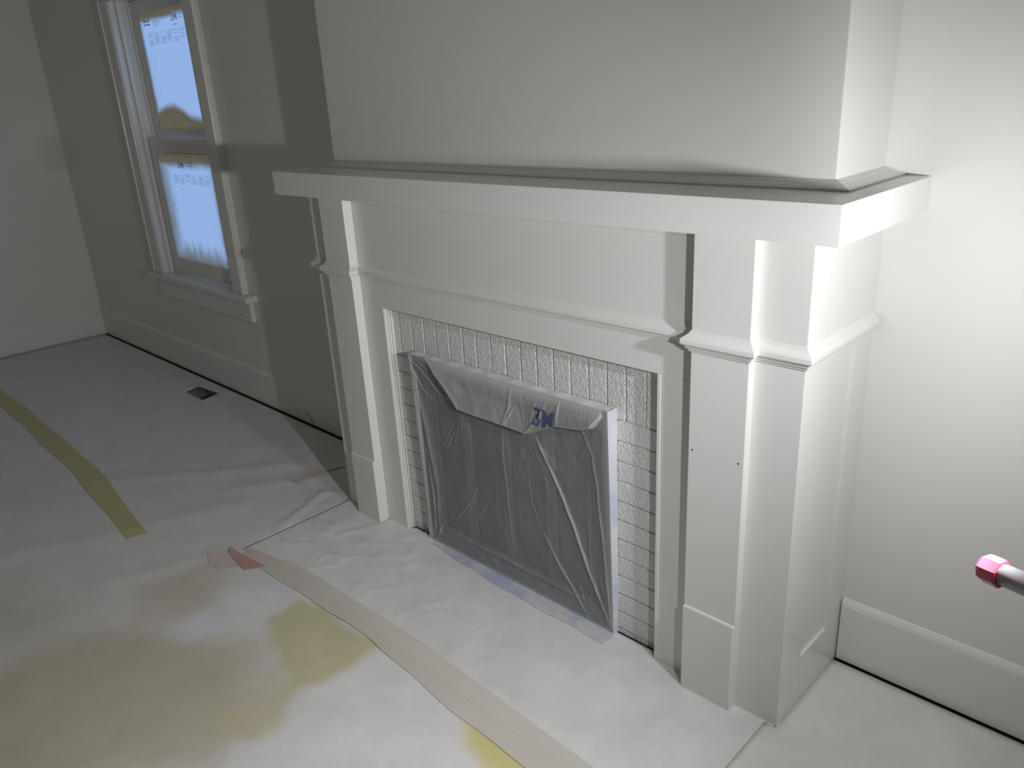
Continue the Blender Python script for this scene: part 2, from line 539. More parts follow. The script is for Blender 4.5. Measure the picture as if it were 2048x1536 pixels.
# moulding where the breast meets the shelf
path = [(0.899, YW), (0.899, -0.2406), (-0.8675, -0.2406), (-0.8675, YW)]
prof = [(-0.003, 1.2995), (0.045, 1.2995), (0.045, 1.3030), (0.042, 1.3055), (0.036, 1.306), (0.033, 1.3080), (0.028, 1.3085),
        (0.024, 1.3105), (0.019, 1.311), (0.014, 1.3140), (0.008, 1.3148), (0.003, 1.317), (-0.003, 1.318)]
sweep('shelf_moulding', path, prof, M_TRIM, MAN)
# panelled sides
for s in (1, -1):
    xo = XBR if s > 0 else XBL
    a, b = sorted((xo - s * .030, xo - s * .0075))
    pn = box('side_panel', a, b, -0.30, YW, 0.0, ZS0, M_TRIM, MAN)
    a, b = sorted((xo - s * .018, xo - s * .00015))
    def sp(n, y0, y1, z0, z1):
        o = box(n, a, b, y0, y1, z0, z1, M_TRIM, None, 0.0012, 2); o.parent = pn
    sp('stile', -0.290, -0.228, 0.0, ZS0)
    sp('stile', -0.083, YW, 0.0, ZS0)
    sp('rail', -0.2285, -0.0825, 0.0, 0.149)
    sp('rail', -0.2285, -0.0825, 0.930, ZS0)

# ------------------------------------------------------------------ brick surround
BRK = empty('brick_surround', (0, -0.28, 0), 'white painted rough brick surround lining the fireplace opening', 'brick surround')
YBR = -0.2913
bm = bmesh.new()
add_box(bm, -0.600, -0.395, YBR + .0045, -0.255, 0.0, 0.690)
add_box(bm, 0.350, 0.580, YBR + .0045, -0.255, 0.0, 0.690)
add_box(bm, -0.600, 0.580, YBR + .0045, -0.255, 0.685, 0.872)
bm_obj('mortar', bm, M_MORTAR, BRK)
def brick_mesh(name, w, h):
    bm = bmesh.new()
    add_box(bm, -w / 2, w / 2, 0.0, 0.030, -h / 2, h / 2, 0.0028, 2)
    me = bpy.data.meshes.new(name)
    bm.to_mesh(me); bm.free()
    me.materials.append(M_BRICK)
    return me
ms_sold = [brick_mesh('soldier_brick_%d' % k, 0.0628 - g, 0.186) for k, g in enumerate((0.0034, 0.0044, 0.0054))]
ms_str = [brick_mesh('stretcher_brick_%d' % k, 0.196, 0.0604 - g) for k, g in enumerate((0.0030, 0.0040))]
def brick(me, x, z, dy=0.0, rot=0.0):
    o = bpy.data.objects.new('brick', me)
    o.location = (x, YBR + dy, z)
    o.rotation_euler = (random.uniform(-.006, .006), rot, random.uniform(-.012, .012))
    link(o, BRK)
for k in range(-1, 18):
    x = -0.5227 + 0.0628 * k + 0.0314
    brick(ms_sold[k % 3], x, 0.6855 + 0.093 + random.uniform(-.001, .001), random.uniform(-.0008, .001), random.uniform(-.004, .004))
for k in range(11):
    z = 0.6825 - 0.0606 * (k + .5)
    brick(ms_str[k % 2], -0.500 + random.uniform(-.004, .002), z, random.uniform(-.001, .0012), random.uniform(-.003, .003))
    brick(ms_str[(k + 1) % 2], 0.466 + random.uniform(-.002, .004), z, random.uniform(-.001, .0012), random.uniform(-.003, .003))
for x in (-0.500, 0.466):   # thin closer course on the hearth
    o = bpy.data.objects.new('brick', ms_str[0]); o.scale = (1, 1, .22); o.location = (x, YBR, 0.0075); link(o, BRK)
bm = bmesh.new()            # firebox behind the screen
add_box(bm, -0.395, -0.375, -0.255, 0.0, 0.0, 0.70)
add_box(bm, 0.33, 0.35, -0.255, 0.0, 0.0, 0.70)
add_box(bm, -0.395, 0.35, -0.02, 0.0, 0.0, 0.70)
add_box(bm, -0.395, 0.35, -0.255, 0.0, 0.68, 0.70)
bm_obj('firebox', bm, M_BLACK, BRK)

# ------------------------------------------------------------------ fireplace screen (bifold glass doors)
SX0, SX1, SZ = -0.4300, 0.3820, 0.7120
SCR = empty('fireplace_screen', (-0.024, -0.30, 0), 'dark fireplace door unit with four bronze-framed glass panels under plastic film', 'fireplace screen')
y0, y1 = -0.3085, YBR - .0032
box('top_rail', SX0, SX1, y0 - .016, y1, 0.655, SZ, M_SCREENFRAME, SCR, 0.002)
box('bottom_rail', SX0, SX1, y0, y1, 0.006, 0.050, M_SCREENFRAME, SCR, 0.002)
box('side_frame', SX0, -0.374, y0, y1, 0.050, 0.655, M_SCREENFRAME, SCR, 0.002)
box('side_frame', 0.313, SX1, y0, y1, 0.050, 0.655, M_SCREENFRAME, SCR, 0.002)
edges = [-0.374, -0.210, -0.035, 0.150, 0.313]
for k in range(4):
    a, b = edges[k] + .001, edges[k + 1] - .001
    d = box('glass_door', a + .01, b - .01, -0.2985, -0.2945, 0.085, 0.645, M_DOORGLASS, SCR)
    for n, q in (('stile', (a, a + .020, 0.052, 0.653)), ('stile', (b - .020, b, 0.052, 0.653)),
                 ('rail', (a + .020, b - .020, 0.052, 0.088)), ('rail', (a + .020, b - .020, 0.630, 0.653))):
        o = box(n, q[0], q[1], -0.3055, -0.2935, q[2], q[3], M_BRONZE, None, 0.002); o.parent = d

# ------------------------------------------------------------------ masking film over the screen
FX0, FX1, FZ0, FZ1 = -0.4385, 0.3885, 0.004, 0.7185
def film_h(X, Z):
    """height of the film toward the room above its base plane"""
    u = (X - FX0) / (FX1 - FX0); v = (Z - FZ0) / (FZ1 - FZ0)
    edge = np.minimum(np.minimum(u, 1 - u) * (FX1 - FX0), np.minimum(v, 1 - v) * (FZ1 - FZ0))
    env = smoothstep(0.0, 0.05, edge)
    h = -0.007 * smoothstep(0.0, 0.10, edge)
    # slack pocket under the top edge ending in a sharp crease
    crease = [(-0.352, 0.712), (-0.300, 0.678), (-0.2575, 0.643), (-0.2, 0.579), (-0.0233, 0.578), (0.0958, 0.577), (0.135, 0.600),
              (0.2094, 0.630), (0.2921, 0.643), (0.34, 0.66), (0.37, 0.70)]
    pocket = crease + [(0.37, 0.73), (-0.36, 0.73)]
    sd = poly_sd(X, Z, pocket)
    inside = smoothstep(0.004, -0.004, sd)
    rise = 0.016 * np.clip(1 - np.clip(-sd, 0, 1) / 0.13, 0, 1) + 0.002
    h = h * (1 - inside) + inside * rise * smoothstep(0, 0.05, 0.722 - Z)
    WXn = X + 0.010 * (fbm(X + 1.3, Z + 4.1, 14, 3) - .47); WZn = Z + 0.010 * (fbm(X + 8.3, Z + 2.7, 14, 3) - .47)
    def ridge(pts, amp, wd, taper=True):
        nonlocal h
        L = sum(math.dist(pts[i], pts[i + 1]) for i in range(len(pts) - 1))
        acc = 0.0
        best = np.zeros_like(h)
        for i in range(len(pts) - 1):
            l = math.dist(pts[i], pts[i + 1])
            dd, t = seg_dist(WXn, WZn, pts[i], pts[i + 1])
            u_ = (acc + t * l) / L
            tp = np.sin(np.clip(u_ * .94 + .06, 0, 1) * math.pi) ** .6 if taper else 1.0
            k = np.exp(-(dd / (wd * (0.55 + 0.45 * tp))) ** 1.35)
            best = np.maximum(best, amp * tp * k)
            acc += l
        h = h + best
    ridge([(0.1134, 0.5708), (0.1628, 0.4928), (0.2061, 0.4131), (0.2435, 0.3313), (0.3021, 0.1874), (0.385, 0.012)], 0.0080, 0.0040)
    ridge([(0.1257, 0.2415), (0.1891, 0.1494), (0.2693, 0.0445), (0.30, 0.01)], 0.0050, 0.0034)
    ridge([(0.292, 0.643), (0.3327, 0.568), (0.352, 0.40), (0.368, 0.2), (0.386, 0.01)], 0.0050, 0.0040)
    ridge([(-0.4473, 0.7182), (-0.352, 0.640), (-0.30, 0.60), (-0.235, 0.592)], 0.0050, 0.0045)
    ridge([(-0.435, 0.69), (-0.385, 0.60), (-0.33, 0.56)], 0.0040, 0.0040)
    ridge([(-0.428, 0.70), (-0.392, 0.45), (-0.372, 0.25), (-0.385, 0.03)], 0.0060, 0.0100)
    for pts, a, wd in [([(-0.31, 0.40), (-0.24, 0.50)], .0022, .003), ([(-0.30, 0.37), (-0.18, 0.36)], .0022, .003),
                       ([(-0.30, 0.12), (-0.20, 0.24), (-0.15, 0.33)], .003, .003), ([(-0.25, 0.15), (-0.17, 0.27)], .002, .0025),
                       ([(-0.19, 0.16), (-0.10, 0.30)], .0022, .0025),
                       ([(-0.29, 0.045), (-0.16, 0.10)], .003, .004), ([(-0.02, 0.575), (-0.03, 0.46), (-0.02, 0.34), (-0.02, 0.12)], .003, .004),
                       ([(0.07, 0.45), (0.08, 0.34), (0.12, 0.24)], .002, .0025), ([(0.09, 0.58), (0.15, 0.64), (0.18, 0.70)], .005, .005),
                       ([(0.0, 0.58), (0.03, 0.65), (0.04, 0.71)], .003, .005), ([(0.01, 0.59), (0.055, 0.66)], .003, .004),
                       ([(0.22, 0.64), (0.225, 0.71)], .004, .004), ([(0.10, 0.58), (0.16, 0.61), (0.24, 0.618)], .004, .004),
                       ([(-0.36, 0.075), (-0.10, 0.075), (0.12, 0.072), (0.30, 0.066)], .004, .006),
                       ([(0.30, 0.35), (0.31, 0.20), (0.35, 0.06)], .002, .003), ([(-0.405, 0.02), (-0.36, 0.10)], .005, .005),
                       ([(-0.40, 0.33), (-0.395, 0.15), (-0.41, 0.03)], .005, .004), ([(0.25, 0.13), (0.285, 0.04)], .0025, .003)]:
        ridge(pts, a, wd)
    r2 = random.Random(5)
    for (ax, az, a0, a1, n_, lmin, lmax) in [(0.0958, 0.572, -2.3, -0.7, 10, .06, .25), (-0.2, 0.575, -2.6, -1.0, 7, .05, .20), (0.386, 0.01, 1.6, 2.6, 10, .08, .35),
                                           (-0.43, 0.01, .4, 1.5, 7, .05, .2), (-0.43, 0.715, -1.3, -.2, 7, .06, .2), (0.38, 0.70, 3.3, 4.6, 8, .05, .2), (0.0958, 0.58, 0.6, 2.4, 6, .05, .12)]:
        for _ in range(n_):
            a = r2.uniform(a0, a1); l0 = r2.uniform(.004, .05); l = r2.uniform(lmin, lmax)
            ridge([(ax + l0 * math.cos(a), az + l0 * math.sin(a)), (ax + (l0 + l) * math.cos(a + .08), az + (l0 + l) * math.sin(a + .08))], r2.uniform(.0005, .0016), r2.uniform(.0018, .0035))
    for _ in range(46):
        cx_, cz_, a = r2.uniform(-.40, .35), r2.uniform(.03, .70), r2.gauss(1.35, .5)
        l = r2.uniform(.02, .10)
        ridge([(cx_, cz_), (cx_ + l * math.cos(a), cz_ + l * math.sin(a))], r2.uniform(.0004, .0011), r2.uniform(.0018, .003))
    # gathered pleats hanging from the top edge
    pl = np.sin(X * 2 * math.pi / 0.013 + 22 * fbm(X, Z * .4, 9)) * 0.00022 * smoothstep(0.09, 0.0, FZ1 - Z) * smoothstep(0.0, 0.012, FZ1 - Z)
    h = h + pl * (0.4 + fbm(X, Z * .3, 25))
    h = h + 0.004 * (fbm(X * 1.6 + Z * .5, Z * .7, 11, 4) - 0.5) * env
    h = h + 0.0022 * (np.abs(fbm(X * 2 + Z, Z * 1.1 - X, 9, 3) - 0.45)) * env * -2
    return h, inside, edge
nx, nz = 390, 340
us = np.linspace(FX0, FX1, nx); vs_ = np.linspace(FZ0, FZ1, nz)
Xg, Zg = np.meshgrid(us, vs_)
Hg, ins_g, edge_g = film_h(Xg, Zg)
tilt = -0.3155 - 0.0175 * (Zg - FZ0) / (FZ1 - FZ0)
Yg = np.minimum(tilt - Hg, -0.3095 - 0.0165 * smoothstep(0.63, 0.67, Zg))
verts = np.stack([Xg, Yg, Zg], -1).reshape(-1, 3)
faces = []
idx = np.arange(nx * nz).reshape(nz, nx)
q = np.stack([idx[:-1, :-1], idx[:-1, 1:], idx[1:, 1:], idx[1:, :-1]], -1).reshape(-1, 4)
faces = [tuple(f) for f in q.tolist()]
verts = [tuple(v) for v in verts.tolist()]
spray = (0.02 + 0.10 * fbm(Xg, Zg, 8) + (0.34 - 0.18 * smoothstep(0.0, 0.25, Xg)) * ins_g + 0.30 * smoothstep(0.03, 0.0, edge_g)
         + 0.10 * smoothstep(0.10, 0.03, Zg)).reshape(-1).tolist()
fold = np.clip(np.abs(np.gradient(Hg, axis=1)) + np.abs(np.gradient(Hg, axis=0)), 0, .0034).reshape(-1) / .0034  # steep film turns whiter: ridge highlights put into the colour
fold = (fold ** 1.6).tolist()
# returns back to the brick on top and both sides
def add_return(ids, fn, nseg=4):
    prev = list(ids)
    for k in range(1, nseg + 1):
        cur = []
        for i in ids:
            x, y, z = verts[i]
            verts.append(fn(x, y, z, k / nseg)); cur.append(len(verts) - 1)
            spray.append(0.85); fold.append(0.3)
        for a in range(len(ids) - 1):
            faces.append((prev[a], prev[a + 1], cur[a + 1], cur[a]))
        prev = cur
yb_ = YBR - 0.003
add_return([int(i) for i in idx[-1, :]], lambda x, y, z, t: (x, y + (yb_ - y) * t, z + 0.0015 * math.sin(t * 3.14) * math.sin(x * 70)))
add_return([int(i) for i in idx[:, 0]], lambda x, y, z, t: (x - .001 * math.sin(t * 3), y + (yb_ - y) * t, z))
add_return([int(i) for i in idx[::-1, -1]], lambda x, y, z, t: (x + .001 * math.sin(t * 3), y + (yb_ - y) * t, z))
FILM = mesh_obj('masking_film', verts, faces, M_FILM, None, True)
at = FILM.data.attributes.new('spray', 'FLOAT', 'POINT'); at.data.foreach_set('value', spray)
at = FILM.data.attributes.new('fold', 'FLOAT', 'POINT'); at.data.foreach_set('value', fold)
tag(FILM, 'wrinkled translucent plastic masking film draped over the fireplace doors', 'plastic film')

def text_mesh(s, size, ctr_bold=0.0):
    cu = bpy.data.curves.new('t', 'FONT')
    cu.body = s; cu.size = size; cu.align_x = 'CENTER'; cu.align_y = 'CENTER'; cu.offset = ctr_bold
    cu.resolution_u = 3
    o = bpy.data.objects.new('t', cu)
    COL.objects.link(o)
    bpy.context.view_layer.update()
    me = bpy.data.meshes.new_from_object(o)
    bpy.data.objects.remove(o)
    return me
def print_on(name, s, cx, cz, size, mat, parent, surf, sx=1.0, bold=0.0, rot=0.0, sub=0):
    me = text_mesh(s, size, bold)
    bm = bmesh.new(); bm.from_mesh(me)
    bmesh.ops.triangulate(bm, faces=bm.faces)
    for _ in range(sub):
        bmesh.ops.subdivide_edges(bm, edges=[e for e in bm.edges if e.calc_length() > 0.005], cuts=1)
        bmesh.ops.triangulate(bm, faces=bm.faces)
    c, sn = math.cos(rot), math.sin(rot)
    for v in bm.verts:
        x, z = v.co.x * sx, v.co.y
        x, z = x * c - z * sn, x * sn + z * c
        X, Z = cx + x, cz + z
        v.co = (X, surf(X, Z), Z)
    o = bm_obj(name, bm, mat, parent)
    return o
def text_rows(parent, x0, x1, z0, z1, rows, cols, y, mat, name='printed_lines'):
    bm = bmesh.new()
    cw = (x1 - x0) / cols
    for c in range(cols):
        for r in range(rows):
            zc = z1 - (z1 - z0) * (r + .5) / rows
            ln = cw * random.uniform(.55, .85)
            if random.random() < .12: continue
            add_box(bm, x0 + c * cw, x0 + c * cw + ln, y, y + .0003, zc - (z1 - z0) / rows * .28, zc + (z1 - z0) / rows * .28)
    return bm_obj(name, bm, mat, parent)
def film_surf(X, Z):
    h, _, _ = film_h(np.array([X]), np.array([Z]))
    y = -0.3155 - 0.0175 * (Z - FZ0) / (FZ1 - FZ0)
    return float(min(y - h[0], -0.3095 - 0.0165 * float(smoothstep(0.63, 0.67, Z)))) - 0.0012
print_on('printed_logo', '3M', 0.174, 0.644, 0.074, M_INK, FILM, film_surf, 0.86, 0.0028, 0.0, 3)['label'] = 'blue printed logo on the film'
text_rows(FILM, 0.248, 0.298, 0.630, 0.644, 2, 4, film_surf(0.272, 0.637) - .002, M_INK)

# blue masking tape holding the film
def tape(name, quadrows, mat, label, cat='tape', group=None, zfun=None, lift=0.0008, th=0.0006):
    """quadrows: list of ((x,y),(x,y)) cross sections on the floor"""
    v, f = [], []
    for (a, b) in quadrows:
        m = ((a[0] + b[0]) / 2, (a[1] + b[1]) / 2)
        for p in (a, m, b):
            v.append((p[0], p[1], (zfun(*p) if zfun else 0.0) + lift))
    n = len(quadrows)
    for i in range(n - 1):
        for j in range(2):
            f.append((i * 3 + j, i * 3 + j + 1, i * 3 + j + 4, i * 3 + j + 3))
    o = mesh_obj(name, v, f, mat, None, False)
    md = o.modifiers.new('thickness', 'SOLIDIFY'); md.thickness = th; md.offset = -1
    return tag(o, label, cat, group)

box_t = box('masking_tape', FX1 + .0012, FX1 + .0022, -0.333, YBR - .001, 0.003, 0.7175, M_BLUETAPE2)
tag(box_t, 'pale blue tape strip down the right edge of the film-covered doors', 'tape')
# give it the lean of the film edge
for v in box_t.data.vertices:
    if v.co.y < -0.31:
        v.co.y = -0.3157 - 0.0178 * (v.co.z / 0.7185)
box_t = box('masking_tape', FX0 - .0022, FX0 - .0012, -0.318, YBR - .001, 0.003, 0.68, M_BLUETAPE)
tag(box_t, 'thin blue tape strip down the left edge of the film-covered doors', 'tape')

# ------------------------------------------------------------------ window films
def window_film(name, label, x0, x1, z0, z1, yb0, sprayfun, folds):
    n1, n2 = 90, 100
    X, Z = np.meshgrid(np.linspace(x0, x1, n1), np.linspace(z0, z1, n2))
    H = 0.003 * (fbm(X, Z, 7) - .5)
    F = np.zeros_like(X)
    for pts, amp, wd in folds:
        for i in range(len(pts) - 1):
            d, t = seg_dist(X, Z, pts[i], pts[i + 1])
            r = np.exp(-(d / wd) ** 2)
            H = np.maximum(H, amp * r); F = np.maximum(F, r)
    S = np.clip(sprayfun(X, Z), 0, 1)
    Y = yb0 - H
    idx = np.arange(n1 * n2).reshape(n2, n1)
    q = np.stack([idx[:-1, :-1], idx[:-1, 1:], idx[1:, 1:], idx[1:, :-1]], -1).reshape(-1, 4)
    o = mesh_obj(name, np.stack([X, Y, Z], -1).reshape(-1, 3).tolist(), q.tolist(), M_WFILM, None, True)
    a = o.data.attributes.new('spray', 'FLOAT', 'POINT'); a.data.foreach_set('value', S.reshape(-1).tolist())
    a = o.data.attributes.new('fold', 'FLOAT', 'POINT'); a.data.foreach_set('value', F.reshape(-1).tolist())
    return tag(o, label, 'plastic film', 'masking films on the window')
WXA, WXB = -3.021, -2.389
def spray_u(X, Z):
    n = fbm(X, Z, 9)
    hump_x = [-3.1, -2.961, -2.887, -2.791, -2.696, -2.621, -2.51, -2.38]
    hump_z = [1.50, 1.514, 1.532, 1.536, 1.509, 1.476, 1.462, 1.455]
    hz = np.interp(X, hump_x, hump_z)
    s = smoothstep(0.02, -0.03, Z - hz) * 1.0
    s = np.maximum(s, smoothstep(1.945, 1.975, Z + .02 * n) * 1.0)
    s = np.maximum(s, smoothstep(0.06, 0.0, X - WXA + .02 * n) * .8)
    return s
def spray_l(X, Z):
    n = fbm(X, Z, 10)
    st = fbm(X * 5, Z * .6, 10)
    s = smoothstep(1.215, 1.275, Z + .03 * n) * 1.0
    s = np.maximum(s, smoothstep(0.19, 0.03, X - WXA + .05 * n) * .7)
    s = np.maximum(s, smoothstep(0.12, 0.0, Z - 0.704 + .10 * (st - .5)) * .75)
    s = np.maximum(s, smoothstep(0.05, 0.0, WXB - X) * .5)
    return s
F_U = window_film('window_film', 'plastic film taped over the upper window sash, printed along its top', WXA, WXB, 1.404, 1.995, 0.0815, spray_u,
    [([(-2.974, 1.521), (-2.594, 1.438)], .006, .008), ([(-2.98, 1.49), (-2.66, 1.42)], .005, .007), ([(-2.923, 1.909), (-3.007, 1.587)], .005, .007),
     ([(-2.88, 1.85), (-2.99, 1.56)], .004, .005), ([(-2.63, 1.654), (-2.50, 1.571), (-2.42, 1.50)], .003, .004), ([(-2.90, 1.63), (-2.98, 1.54)], .003, .004)])
F_L = window_film('window_film', 'plastic film taped over the lower window sash, foggy with overspray', WXA, WXB, 0.705, 1.291, 0.0345, spray_l,
    [([(-2.545, 0.973), (-2.399, 0.818)], .003, .004), ([(-2.621, 1.231), (-2.665, 1.112)], .004, .005), ([(-2.633, 0.885), (-2.534, 0.764)], .003, .004),
     ([(-2.876, 0.936), (-2.807, 0.765)], .004, .006), ([(-2.52, 0.97), (-2.40, 0.85)], .003, .004), ([(-2.486, 0.715), (-2.43, 0.78)], .006, .012),
     ([(-2.93, 0.93), (-2.90, 0.76)], .004, .006), ([(-2.74, 1.16), (-2.83, 1.02)], .004, .005), ([(-2.45, .75), (-2.40, .73)], .005, .01)])
su = lambda X, Z: 0.0755
print_on('printed_logo', '3M', -2.594, 1.938, 0.050, M_WINK, F_U, su, 1.25, 0.0012)
text_rows(F_U, -2.545, -2.465, 1.924, 1.956, 2, 3, 0.0752, M_WINK2)
text_rows(F_U, -2.955, -2.878, 1.920, 1.954, 2, 3, 0.0752, M_WINK)
text_rows(F_U, -2.845, -2.738, 1.914, 1.946, 5, 1, 0.0752, M_WINK2)
text_rows(F_U, -2.612, -2.560, 1.902, 1.914, 2, 1, 0.0752, M_WINK)
text_rows(F_U, -2.925, -2.400, 1.828, 1.886, 8, 7, 0.0752, M_WINK2)
sl = lambda X, Z: 0.0285
print_on('printed_logo', '3M', -2.735, 1.232, 0.050, M_WINK, F_L, sl, 1.25, 0.0012)
text_rows(F_L, -2.675, -2.595, 1.222, 1.252, 2, 3, 0.0282, M_WINK2)
text_rows(F_L, -2.845, -2.405, 1.130, 1.186, 8, 6, 0.0282, M_WINK2)

# ------------------------------------------------------------------ floor coverings
def floor_z(X, Y):
    X = np.asarray(X, float); Y = np.asarray(Y, float)
    z = 0.0010 + 0.0022 * fbm(X, Y, 2.2, 4)
    for pts, amp, wd in [
        ([(-1.95, -0.95), (-1.802, -0.78), (-1.582, -0.538), (-1.491, -0.398), (-1.383, -0.289)], .010, .045),
        ([(-1.379, -0.578), (-1.296, -0.432), (-1.212, -0.312)], .010, .05),
        ([(-1.594, -1.42), (-1.443, -1.118), (-1.375, -0.896), (-1.249, -0.642)], .008, .06),
        ([(-1.123, -1.232), (-1.051, -1.106), (-0.975, -0.90)], .007, .04),
        ([(-0.965, -0.60), (-1.02, -0.458), (-1.064, -0.365), (-0.99, -0.33)], .016, .022),
        ([(-0.975, -0.45), (-0.985, -0.37)], .010, .010),
        ([(-1.10, -0.50), (-1.04, -0.56)], .006, .010)]:
        best = np.zeros_like(z)
        for i in range(len(pts) - 1):
            d, t = seg_dist(X, Y, pts[i], pts[i + 1])
            best = np.maximum(best, amp * 0.5 * np.exp(-(d / wd) ** 2))
        z = z + best
    return z
BASE = np.array([0.76, 0.75, 0.73])
STAINS = [  # polygon, colour, strength, softness
    ([(-0.89, -1.461), (-0.721, -1.224), (-0.386, -1.031), (-0.133, -1.112), (-0.075, -1.366), (-0.462, -1.9), (-0.9, -1.8)], (0.55, 0.51, 0.38), .9, .10),
    ([(-1.007, -1.191), (-0.975, -0.845), (-0.752, -0.903), (-0.671, -1.084), (-0.783, -1.277)], (0.64, 0.59, 0.48), .8, .10),
    ([(-1.6, -1.9), (-1.3, -1.4), (-0.9, -1.3), (-0.8, -1.9)], (0.63, 0.59, 0.49), .7, .2),
    ([(-0.466, -0.944), (-0.478, -0.837), (-0.381, -0.790), (-0.112, -0.80), (-0.062, -0.949), (-0.116, -1.06), (-0.248, -1.028)], (0.60, 0.55, 0.30), .85, .022),
    ([(-0.206, -1.249), (-0.137, -1.14), (-0.041, -1.151), (-0.064, -1.238), (-0.156, -1.274)], (0.58, 0.52, 0.32), .7, .03),
    ([(-0.30, -1.12), (-0.16, -1.02), (-0.05, -1.05), (-0.06, -1.18)], (0.62, 0.56, 0.36), .6, .07),
    ([(-0.671, -1.084), (-0.698, -0.82), (-0.566, -0.858), (-0.546, -1.012), (-0.552, -1.173), (-0.659, -1.203)], (0.77, 0.755, 0.78), .95, .022),
    ([(-0.107, -1.065), (-0.094, -0.86), (0.395, -0.80), (0.389, -0.957), (0.025, -1.204)], (0.78, 0.76, 0.74), .9, .025),
    ([(0.265, -0.80), (0.332, -0.78), (0.80, -0.80), (0.55, -0.92), (0.343, -0.893)], (0.67, 0.61, 0.22), .85, .03),
]
def covering(name, label, xs, ys, keep, zoff=0.0, stains=(), hole=None, zf=floor_z, base=BASE):
    X, Y = np.meshgrid(xs, ys)
    Z = zf(X, Y) + zoff
    if hole:
        hx0, hx1, hy0, hy1, corners = hole
        u = (X - hx0) / (hx1 - hx0); v = (Y - hy0) / (hy1 - hy0)
        on = (u > -1e-6) & (u < 1 + 1e-6) & (v > -1e-6) & (v < 1 + 1e-6)
        (ax, ay), (bx, by), (cx, cy), (dx, dy) = corners   # 00 10 11 01
        WX = (1 - u) * (1 - v) * ax + u * (1 - v) * bx + u * v * cx + (1 - u) * v * dx
        WY = (1 - u) * (1 - v) * ay + u * (1 - v) * by + u * v * cy + (1 - u) * v * dy
        X = np.where(on, WX, X); Y = np.where(on, WY, Y)
    n2, n1 = X.shape
    C = np.tile(base, (n2, n1, 1)).astype(float)
    wob = 0.06 * (fbm(X, Y, 9, 4) - .47)
    for poly, col, st, soft in stains:
        k = st * smoothstep(soft, -soft, poly_sd(X, Y, poly) + wob * 1.6)
        C = C * (1 - k[..., None]) + np.array(col) * k[..., None]
    idx = np.arange(n1 * n2).reshape(n2, n1)
    cx = (xs[:-1] + xs[1:]) / 2; cy = (ys[:-1] + ys[1:]) / 2
    CX, CYm = np.meshgrid(cx, cy)
    K = keep(CX, CYm)
    if hole:
        K &= ~((CX > hx0) & (CX < hx1) & (CYm > hy0) & (CYm < hy1))
    q = np.stack([idx[:-1, :-1], idx[:-1, 1:], idx[1:, 1:], idx[1:, :-1]], -1)[K]
    used = np.unique(q)
    remap = -np.ones(n1 * n2, int); remap[used] = np.arange(len(used))
    V = np.stack([X, Y, Z], -1).reshape(-1, 3)[used]
    o = mesh_obj(name, V.tolist(), remap[q].tolist(), M_SHEET, None, True)
    ca = o.data.attributes.new('stain', 'FLOAT_COLOR', 'POINT')
    cc = np.concatenate([C.reshape(-1, 3)[used], np.ones((len(used), 1))], 1)
    ca.data.foreach_set('color', cc.reshape(-1).tolist())
    md = o.modifiers.new('thickness', 'SOLIDIFY'); md.thickness = 0.0012; md.offset = -1
    return tag(o, label, 'floor covering')
def lines(*segs):
    out = []
    for a, b, s in segs:
        n = max(1, int(round((b - a) / s)))
        out += list(np.linspace(a, b, n, endpoint=False))
    out.append(segs[-1][1])
    return np.array(out)
hx0, hx1, hy0, hy1 = -2.765, -2.555, -0.187, -0.092
xs = lines((XL + .012, -3.6, .08), (-3.6, hx0, .03), (hx0, hx1, .035), (hx1, -2.0, .025), (-2.0, -0.925, .016), (-0.925, 0.70, .016), (0.70, XR - .02, .10))
ys = lines((YF + .02, -1.9, .12), (-1.9, -0.72, .016), (-0.72, hy0, .016), (hy0, hy1, .02), (hy1, -0.030, .016), (-0.030, -0.014, .008))
covering('drop_cloth', 'pale paper drop cloth over the open floor, stained yellow and tan', xs, ys,
         lambda X, Y: ~((X > -0.925) & (Y > -0.72)), 0.0, STAINS,
         (hx0, hx1, hy0, hy1, [(-2.749, -0.185), (-2.536, -0.188), (-2.5687, -0.081), (-2.7825, -0.10)]))
def hearth_z(X, Y):
    X = np.asarray(X, float); Y = np.asarray(Y, float)
    w = smoothstep(0.3, -0.9, X) * smoothstep(-0.74, -0.66, Y)
    return 0.0045 + 0.0016 * (fbm(X + 5, Y, 5, 4) - .3) + 0.008 * w * np.maximum(0, fbm(X * 1.3 + 9, Y * 1.6, 7, 4) - .47) + (0.0010 + 0.0030 * w) * smoothstep(-0.76, -0.68, Y) * np.clip(1 - np.abs(fbm(X * 1.2 + 3 + Y * .6, Y * 1.5 - X * .5 + 2, 6, 3) * 2 - .9) * 6, 0, 1) ** 2
HB = np.array([0.80, 0.79, 0.765])
covering('hearth_paper', 'white sprayed paper covering the hearth in front of the fireplace', lines((-0.924, 0.905, .0105)), lines((-0.80, -0.30, .0105)),
         lambda X, Y: ~(((Y > -0.314) & ((X < -0.55) | (X > 0.53))) | ((Y > -0.328) & ((X < -0.67) | (X > 0.648))) | ((Y > -0.361) & (((X > -0.812) & (X < -0.675)) | ((X > 0.650) & (X < 0.793))))), 0.0,
         [([(-0.3, -0.62), (0.2, -0.55), (0.4, -0.7), (0.0, -0.76)], (0.71, 0.675, 0.63), .5, .12)], None, hearth_z, HB)
def right_z(X, Y):
    return 0.0050 + 0.0024 * (fbm(np.asarray(X, float) + 2, Y, 4, 4) - .3)
covering('drop_cloth', 'pale paper floor covering to the right of the mantel by the baseboard', lines((0.880, 0.909, .0145), (0.909, 1.6, .02), (1.6, XR - .02, .1)), lines((-0.84, -0.1, .02), (-0.1, -0.012, .02)),
         lambda X, Y: (X > 0.909) | (Y < -0.345), 0.0, [], None, right_z, np.array([0.80, 0.79, 0.75]))

